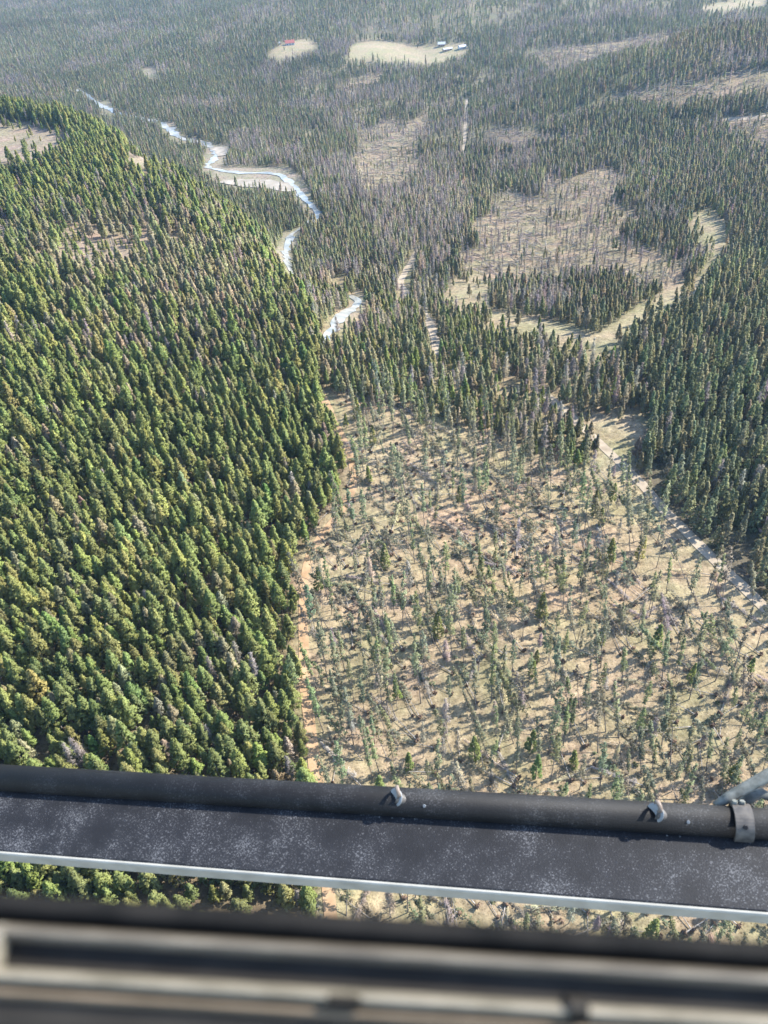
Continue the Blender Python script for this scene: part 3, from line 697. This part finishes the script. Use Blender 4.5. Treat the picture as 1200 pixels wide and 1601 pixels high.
# ------------------------------------------------------------------ farm buildings by the far meadow
def box_mesh(name, x0, x1, y0, y1, z0, z1, mm, bevel=0.0):
    V = [(x, y, z) for x in (x0, x1) for y in (y0, y1) for z in (z0, z1)]
    Fc = [(0, 1, 3, 2), (4, 6, 7, 5), (0, 4, 5, 1), (2, 3, 7, 6), (0, 2, 6, 4), (1, 5, 7, 3)]
    return mesh_np(name, V, Fc, [mm])
def plain(name, c, rough=0.7, metal=0.0):
    return m_noise(name, tuple(0.85 * k for k in c), tuple(min(1, 1.1 * k) for k in c), 1.5, rough, metal=metal)
M_WALLW = plain('white_boards', (0.5, 0.49, 0.46)); M_WALLB = plain('cedar_boards', (0.38, 0.26, 0.17)); M_REDROOF = plain('red_metal_roof', (0.24, 0.075, 0.055), 0.6)
M_GREYROOF = plain('pale_metal_roof', (0.36, 0.37, 0.38), 0.5); M_GLASS = plain('window_glass', (0.05, 0.06, 0.07), 0.1); M_DOOR = plain('door_paint', (0.2, 0.12, 0.08))
def house(name, pix, w, dpt, h, rise, rot, wall, roof, label, cat):
    g = ground_hit(*pix); e = bpy.data.objects.new(name, None); COL.objects.link(e)
    e.location = (g[0], g[1], g[2] - 0.2); e.rotation_euler[2] = rot; tag(e, label, cat)
    a, b = w / 2, dpt / 2
    V = [(-a, -b, 0), (a, -b, 0), (a, b, 0), (-a, b, 0), (-a, -b, h), (a, -b, h), (a, b, h), (-a, b, h), (-a, 0, h + rise), (a, 0, h + rise)]
    link('wall', mesh_np('wall', V, [(0, 1, 5, 4), (2, 3, 7, 6), (1, 2, 6, 9, 5), (3, 0, 4, 8, 7)], [wall]), e)
    o_ = 0.5; k = rise / b
    R = []
    for s in (-1, 1):
        R += [(-a - o_, s * (b + o_), h - k * o_ + 0.03), (a + o_, s * (b + o_), h - k * o_ + 0.03), (a + o_, 0, h + rise + 0.03), (-a - o_, 0, h + rise + 0.03)]
    R2 = [(x, y, z + 0.15) for x, y, z in R]
    link('roof', mesh_np('roof', R + R2, [(0, 1, 2, 3), (5, 4, 7, 6), (9, 8, 11, 10), (12, 13, 14, 15), (0, 8, 9, 1), (4, 5, 13, 12), (0, 3, 11, 8), (1, 9, 10, 2), (4, 12, 15, 7), (5, 6, 14, 13)], [roof]), e)
    link('door', box_mesh('door', -0.6, 0.6, -b - 0.06, -b + 0.05, 0.1, 2.2, M_DOOR), e)
    for xx in (-0.62 * a, 0.62 * a):
        link('window', box_mesh('window', xx - 0.7, xx + 0.7, -b - 0.05, -b + 0.05, 1.0, 2.1, M_GLASS), e)
house('farmhouse', (453, 70), 12, 8, 3.2, 2.8, 0.15, M_WALLW, M_REDROOF, 'red roofed farmhouse in the far clearing left of the meadow', 'house')
house('shed', (434, 70), 7, 5, 2.6, 1.4, 0.5, M_WALLB, M_GREYROOF, 'small pale roofed shed left of the red roofed farmhouse', 'shed')
house('barn', (690, 72), 9, 6, 3, 2, -0.1, M_WALLB, M_GREYROOF, 'pale roofed barn at the trees behind the far meadow', 'barn')
house('shed', (722, 76), 9, 6, 2.8, 1.6, 0.3, M_WALLW, M_GREYROOF, 'white shed at the right end of the far meadow', 'shed')
house('shed', (699, 79), 12, 5, 2.4, 1.0, 0.35, M_WALLB, M_GREYROOF, 'long low shed standing out in the far meadow', 'shed')

# ------------------------------------------------------------------ the helicopter: landing gear tube, step and window sill
heli = bpy.data.objects.new('helicopter', None); COL.objects.link(heli); heli.location = EYE + np.array([0, -0.6, -0.9])
tag(heli, 'helicopter seen from its cabin: dark skid tube with grip step, and metal window sill', 'helicopter')
HL = Vector(heli.location)
def hpart(name, me, parent=None):
    o = link(name, me, parent or heli)
    return o
def W(v): return Vector(v) - HL            # world to helicopter space
def strip_speck(name, base, fleck, scale, amount, rough):
    """dark paint with grit, pale flecks of wear and painted-in sun glints"""
    mm, n, l, b = mat(name); tc = nd(n, 'ShaderNodeTexCoord')
    v = nd(n, 'ShaderNodeTexNoise'); v.inputs['Scale'].default_value = scale; v.inputs['Detail'].default_value = 1.5; l.new(tc.outputs['Object'], v.inputs['Vector'])
    big = nd(n, 'ShaderNodeTexNoise'); big.inputs['Scale'].default_value = 7; big.inputs['Detail'].default_value = 7; big.inputs['Roughness'].default_value = 0.62; l.new(tc.outputs['Object'], big.inputs['Vector'])
    th = nd(n, 'ShaderNodeMapRange'); th.inputs[1].default_value = 0.35; th.inputs[2].default_value = 0.68; th.inputs[3].default_value = -0.10; th.inputs[4].default_value = amount; l.new(big.outputs[0], th.inputs[0])
    ad = nd(n, 'ShaderNodeMath', operation='ADD'); l.new(v.outputs[0], ad.inputs[0]); l.new(th.outputs[0], ad.inputs[1])
    mu = nd(n, 'ShaderNodeMapRange'); mu.inputs[1].default_value = 0.60; mu.inputs[2].default_value = 0.74; l.new(ad.outputs[0], mu.inputs[0])
    cr = nd(n, 'ShaderNodeValToRGB'); cr.color_ramp.elements[0].position = 0.35; cr.color_ramp.elements[1].position = 0.75
    cr.color_ramp.elements[0].color = (*base, 1); cr.color_ramp.elements[1].color = (*[k * 2.2 for k in base], 1); l.new(big.outputs[0], cr.inputs[0])
    mx = nd(n, 'ShaderNodeMix', data_type='RGBA'); l.new(mu.outputs[0], mx.inputs[0]); l.new(cr.outputs[0], mx.inputs[6]); mx.inputs[7].default_value = (*fleck, 1)
    l.new(mx.outputs[2], b.inputs['Base Color']); b.inputs['Roughness'].default_value = rough; b.inputs['Specular IOR Level'].default_value = 0.2
    bp = nd(n, 'ShaderNodeBump'); bp.inputs['Strength'].default_value = 0.5; bp.inputs['Distance'].default_value = 0.0015
    n3 = nd(n, 'ShaderNodeTexNoise'); n3.inputs['Scale'].default_value = scale * 0.9; n3.inputs['Detail'].default_value = 3; l.new(tc.outputs['Object'], n3.inputs['Vector'])
    l.new(n3.outputs[0], bp.inputs['Height']); l.new(bp.outputs[0], b.inputs['Normal'])
    return mm
M_TUBE = strip_speck('worn_black_tube', (0.0055, 0.0055, 0.0058), (0.04, 0.04, 0.041), 260, 0.12, 0.65)
M_GRIP = strip_speck('grip_coating', (0.0088, 0.009, 0.0102), (0.085, 0.086, 0.088), 250, 0.14, 0.6)  # pale flecks put the grit's sun glitter into the colour
M_EDGE = m_noise('bare_edge', (0.255, 0.24, 0.20), (0.335, 0.315, 0.265), 14, 0.6)
M_STEEL = m_noise('dull_steel', (0.075, 0.077, 0.066), (0.17, 0.172, 0.15), 45, 0.6, spec=0.2)
M_WASHER = m_noise('zinc_washer', (0.13, 0.14, 0.145), (0.20, 0.21, 0.215), 40, 0.5, metal=0.2)
M_RUST = m_noise('brown_metal', (0.10, 0.075, 0.055), (0.19, 0.15, 0.12), 40, 0.6)
M_CLAMP = m_noise('clamp_paint', (0.04, 0.037, 0.034), (0.10, 0.088, 0.075), 40, 0.55)

A = at_depth(-260, 1200.2, 0.085 * F / 38.5); B = at_depth(1420, 1302.4, 0.085 * F / 49.5)
ta = Vector(B - A); TL = ta.length; ta.normalize()
A = Vector(A)
upv = Vector((0, 0, 1)); upv = (upv - ta * upv.dot(ta)).normalized()
inw = ta.cross(upv)                                   # towards the cabin
if inw.dot(Vector((0, -1, 0))) < 0: inw = -inw
def H3(s, a, b): return A + ta * s + inw * a + upv * b          # along the tube, inwards, upwards
def s_at(px):                                         # length along the tube under a photo column
    lo, hi = 0.0, TL
    for _ in range(40):
        m_ = (lo + hi) / 2
        if proj(np.array(H3(m_, 0, 0)))[0] < px: lo = m_
        else: hi = m_
    return lo
def loft(name, section, s0, s1, mm, n=2, smooth=False, closed=True, twist=None):
    V = []; Fc = []; k = len(section)
    for i in range(n):
        s = s0 + (s1 - s0) * i / (n - 1)
        for a, b in section: V.append(W(H3(s, a, b)))
    for i in range(n - 1):
        for j in range(k): Fc.append((i * k + j, i * k + (j + 1) % k, (i + 1) * k + (j + 1) % k, (i + 1) * k + j))
    Fc.append(tuple(range(k))[::-1]); Fc.append(tuple(range((n - 1) * k, n * k)))
    me = mesh_np(name, V, Fc, [mm])
    if smooth:
        for p in me.polygons: p.use_smooth = len(p.vertices) == 4
    return me
def circ(r, n=32, a=0, b=0): return [(a + r * math.cos(6.2832 * k / n), b + r * math.sin(6.2832 * k / n)) for k in range(n)]
R_T = 0.0425
hpart('skid_tube', loft('skid_tube', circ(R_T, 40), 0, TL, M_TUBE, 2, True))
# width of the step: its near edge falls on the photo's line
def step_width(py_mid):
    s = s_at(600); lo, hi = 0.05, 0.6
    for _ in range(40):
        m_ = (lo + hi) / 2
        if proj(np.array(H3(s, m_, -0.012)))[1] < py_mid: lo = m_
        else: hi = m_
    return lo
SW = step_width(1376.5)
hpart('step_board', loft('step_board', [(0.032, -0.046), (0.032, -0.012), (SW - 0.004, -0.012), (SW, -0.015), (SW, -0.046)], 0, TL, M_GRIP))
hpart('edge_strip', loft('edge_strip', [(SW + 0.001, -0.062), (SW + 0.001, -0.013), (SW + 0.006, -0.014), (SW + 0.009, -0.018), (SW + 0.009, -0.062)], 0, TL, M_EDGE))
print('HELI tube tilt', [round(k, 3) for k in ta], 'step', round(SW, 3), 'A below eye', round(A.z - CAM_H, 2))

def disc(center, nrm, r, th, mm, name, n=28, bevel=0.15):
    nrm = nrm.normalized(); u = nrm.orthogonal().normalized(); v = nrm.cross(u)
    V = []; Fc = []
    rows = [(r, 0), (r, th * 0.7), (r * (1 - bevel), th), (0.001, th)]
    for rr, hh_ in rows:
        for k in range(n):
            a = 6.2832 * k / n; V.append(W(center + nrm * hh_ + (u * math.cos(a) + v * math.sin(a)) * rr))
    for i in range(len(rows) - 1):
        for k in range(n): Fc.append((i * n + k, i * n + (k + 1) % n, (i + 1) * n + (k + 1) % n, (i + 1) * n + k))
    return mesh_np(name, V, Fc, [mm])
def torus(center, ax, R, r, mm, name, n=28, k=10, squash=1.0, uax=None):
    ax = ax.normalized(); u = (uax or ax.orthogonal()).normalized(); v = ax.cross(u); V = []; Fc = []
    for i in range(n):
        a = 6.2832 * i / n; d = u * math.cos(a) + v * math.sin(a)
        for j in range(k):
            b = 6.2832 * j / k; V.append(W(center + d * (R + r * math.cos(b)) * (1 if True else 1) + ax * r * squash * math.sin(b)))
    for i in range(n):
        for j in range(k): Fc.append((i * k + j, ((i + 1) % n) * k + j, ((i + 1) % n) * k + (j + 1) % k, i * k + (j + 1) % k))
    return mesh_np(name, V, Fc, [mm], smooth=True)
def cone(c0, r0, c1, r1, mm, name, n=20):
    ax = (c1 - c0).normalized(); u = ax.orthogonal().normalized(); v = ax.cross(u); V = []
    for c, r in ((c0, r0), (c0 * 0.5 + c1 * 0.5, r0 * 0.62 + r1 * 0.38), (c1, r1)):
        V += [W(c + (u * math.cos(6.2832 * k / n) + v * math.sin(6.2832 * k / n)) * r) for k in range(n)]
    Fc = [(i * n + k, i * n + (k + 1) % n, (i + 1) * n + (k + 1) % n, (i + 1) * n + k) for i in range(2) for k in range(n)]
    return mesh_np(name, V, Fc + [tuple(range(n))[::-1], tuple(range(2 * n, 3 * n))], [mm])
for px, which in ((622, 'left'), (1022, 'right')):
    s = s_at(px); nrm = (upv * 0.62 + inw * 0.5 - ta * 0.6).normalized()
    c = H3(s, 0.006, 0) + upv * (R_T * 0.92)
    td = hpart('tie_down', disc(c, nrm, 0.026, 0.005, M_WASHER, 'tie_down'))
    td['label'] = 'pale round washer with an eye bolt on the skid tube'
    hpart('boss', cone(c - nrm * 0.001, 0.019, c + ta * 0.034 + inw * 0.006 - upv * 0.016, 0.012, M_CLAMP, 'boss'), td)
    hpart('eye_bolt', torus(c + nrm * 0.006 + upv * 0.018 + ta * 0.010 - inw * 0.010, ta * 0.9 - inw * 0.3, 0.014, 0.0042, M_RUST, 'eye_bolt', squash=1.5), td)
    hpart('bolt_head', disc(H3(s, 0, 0) + ta * 0.085 + (upv * 0.8 + inw * 0.6) * (R_T - 0.001), upv * 0.8 + inw * 0.6, 0.005, 0.004, M_WASHER, 'bolt_head', 6), td)
for px in (595, 615, 632, 650, 1040, 1060):
    s = s_at(px); hpart('rivet', disc(H3(s, 0.045, -0.012), upv, 0.0022, 0.0016, M_WASHER, 'rivet', 8))
# saddle clamp and the strut that carries the tube
s = s_at(1158); sec = []
N_ = 26
for k in range(N_):
    a = math.radians(-35 + 250 * k / (N_ - 1)); sec.append(((R_T + 0.009) * math.cos(a), (R_T + 0.009) * math.sin(a)))
sec2 = [((R_T + 0.0005) * math.cos(math.radians(-35 + 250 * k / (N_ - 1))), (R_T + 0.0005) * math.sin(math.radians(-35 + 250 * k / (N_ - 1)))) for k in range(N_)][::-1]
cl = hpart('saddle_clamp', loft('saddle_clamp', sec + sec2, s - 0.024, s + 0.024, M_CLAMP)); cl['label'] = 'brown saddle clamp round the skid tube'
hpart('bolt_head', disc(H3(s, 0, 0) + (upv * 0.75 + inw * 0.65).normalized() * (R_T + 0.008), upv * 0.75 + inw * 0.65, 0.007, 0.005, M_TUBE, 'bolt_head', 6), cl)
for dx in (-0.016, 0.004): hpart('clamp_nut', disc(H3(s + dx, -0.034, 0.034), upv - inw * 0.5, 0.0085, 0.014, M_STEEL, 'clamp_nut', 6), cl)
def bar(name, pts, wa, wb, mm, parent=None):
    """a bevelled bar through points; wa across, wb deep"""
    V = []; Fc = []
    for i, p in enumerate(pts):
        d = (pts[min(i + 1, len(pts) - 1)] - pts[max(i - 1, 0)]).normalized(); u = d.cross(Vector(fw)).normalized(); v = d.cross(u).normalized()
        for k in range(12):
            a = 6.2832 * k / 12; ca, sa = math.cos(a), math.sin(a)
            q = 0.6; V.append(W(p + u * wa[i] * math.copysign(abs(ca) ** q, ca) + v * wb * math.copysign(abs(sa) ** q, sa)))
    for i in range(len(pts) - 1):
        for k in range(12): Fc.append((i * 12 + k, i * 12 + (k + 1) % 12, (i + 1) * 12 + (k + 1) % 12, (i + 1) * 12 + k))
    Fc.append(tuple(range(12))[::-1]); Fc.append(tuple(range((len(pts) - 1) * 12, len(pts) * 12)))
    return hpart(name, mesh_np(name, V, Fc, [mm], smooth=True), parent)
D0 = 2.26
P_ = lambda x, y, d=D0: Vector(at_depth(x, y, d))
st = bar('strut', [P_(1118, 1260), P_(1140, 1246), P_(1200, 1212), P_(1320, 1142), P_(1500, 1040)], [0.008, 0.013, 0.016, 0.019, 0.022], 0.014, M_STEEL)
st['label'] = 'grey metal strut joining the skid tube from the right'
bar('gusset', [P_(1150, 1262, 2.28), P_(1176, 1245, 2.28), P_(1190, 1240, 2.28), P_(1206, 1248, 2.28), P_(1214, 1266, 2.28)], [0.012, 0.016, 0.015, 0.012, 0.010], 0.008, M_STEEL, st)

# window sill close to the lens: ridged metal under a rubber seal
DS = 0.21; PXM = DS / F
S0 = Vector(at_depth(0, 1440, DS)); S1 = Vector(at_depth(1200, 1516, DS)); sd = (S1 - S0).normalized()
look = Vector(ray(600, 1478)).normalized(); sv = look.cross(sd).normalized()
if sv.dot(Vector(-up)) < 0: sv = -sv
sn = -look                                             # out of the sill, towards the lens
def sill(name, prof, mm, u0=-900, u1=2100, parent=None, smooth=True, base=-0.012):
    """prof: (pixels below the ridge line, millimetres proud)"""
    pts = [(prof[0][0], base * 1000)] + list(prof) + [(prof[-1][0], base * 1000)]
    V = []; Fc = []; k = len(pts); cols = np.linspace(u0, u1, 9)
    for u in cols:
        for v, d in pts: V.append(W(S0 + sd * (u * PXM) + sv * (v * PXM) + sn * (d / 1000)))
    for i in range(len(cols) - 1):
        for j in range(k): Fc.append((i * k + j, i * k + (j + 1) % k, (i + 1) * k + (j + 1) % k, (i + 1) * k + j))
    Fc.append(tuple(range(k))[::-1]); Fc.append(tuple(range((len(cols) - 1) * k, len(cols) * k)))
    return hpart(name, mesh_np(name, V, Fc, [mm]), parent)
def hump(v0, v1, d0, d1, n=9):
    return [(v0 + (v1 - v0) * i / (n - 1), d0 + (d1 - d0) * math.sin(math.pi * i / (n - 1)) ** 0.8) for i in range(n)]
M_SEAL = m_noise('black_rubber_seal', (0.004, 0.004, 0.004), (0.012, 0.011, 0.010), 60, 0.8, spec=0.08)
M_ALU = m_noise('scuffed_aluminium', (0.05, 0.043, 0.034), (0.125, 0.11, 0.086), 35, 0.5, stretch=(1, 6, 6), metal=0.0)
M_DARKP = m_noise('dark_grey_paint', (0.013, 0.0115, 0.0095), (0.027, 0.024, 0.020), 40, 0.6, spec=0.12)
M_BEIGE = m_noise('worn_beige_trim', (0.10, 0.09, 0.066), (0.20, 0.18, 0.14), 70, 0.6, stretch=(1, 4, 4))
M_TANT = m_noise('tan_trim', (0.10, 0.075, 0.048), (0.16, 0.12, 0.08), 60, 0.65)
ws = hpart('window_sill', mesh_np('window_sill', [W(S0 + sd * (u * PXM) + sv * (v * PXM) + sn * d) for u in (-900, 2100) for v, d in ((-20, -0.0125), (260, -0.0125), (260, -0.014), (-20, -0.014))],
      [(0, 1, 5, 4), (1, 2, 6, 5), (2, 3, 7, 6), (3, 0, 4, 7), (0, 3, 2, 1), (4, 5, 6, 7)], [M_DARKP]))
ws['label'] = 'blurred ridged metal window sill along the bottom edge'
sill('rubber_seal', hump(-40, 2, -4, 1.2), M_SEAL, parent=ws)
sill('upper_rail', hump(2.5, 26, -2, 2.2), M_ALU, parent=ws)
sill('groove', [(26.5, -3.2), (45, -3.6), (62, -3.2)], M_DARKP, parent=ws)
sill('lower_rail', hump(62.5, 84, -3, 1.6), M_BEIGE, parent=ws)
sill('trim_strip', hump(84.5, 104, -3.2, -0.6), M_TANT, parent=ws)
sill('inner_panel', [(104.5, -3.4), (130, -3.6), (142, -4)], M_DARKP, parent=ws)
sill('black_strip', [(142.5, -5), (255, -6)], M_SEAL, parent=ws)  # recessed black strip below the inner panel
sill('corner_block', hump(4, 84, 0, 4.5, 7), M_BEIGE, u0=-60, u1=14, parent=ws)
sill('latch', hump(66, 88, -1, 2.6, 7), M_DARKP, u0=520, u1=570, parent=ws)
sill('latch', hump(52, 84, -1, 3.0, 7), M_DARKP, u0=885, u1=915, parent=ws)

# ------------------------------------------------------------------ the hazy air
me = box_mesh('haze', -9500, 9500, -400, 9600, -230, 560, M_SEAL); me.materials.clear()
mm = bpy.data.materials.new('haze'); mm.use_nodes = True; n = mm.node_tree.nodes; n.clear()
out = n.new('ShaderNodeOutputMaterial'); pv = n.new('ShaderNodeVolumePrincipled'); mm.node_tree.links.new(pv.outputs[0], out.inputs['Volume'])
pv.inputs['Color'].default_value = (0.34, 0.62, 1.0, 1); pv.inputs['Density'].default_value = 0.000055; pv.inputs['Anisotropy'].default_value = 0.2
me.materials.append(mm)
tag(link('haze', me), 'pale blue haze in the valley air', 'haze', kind='stuff')
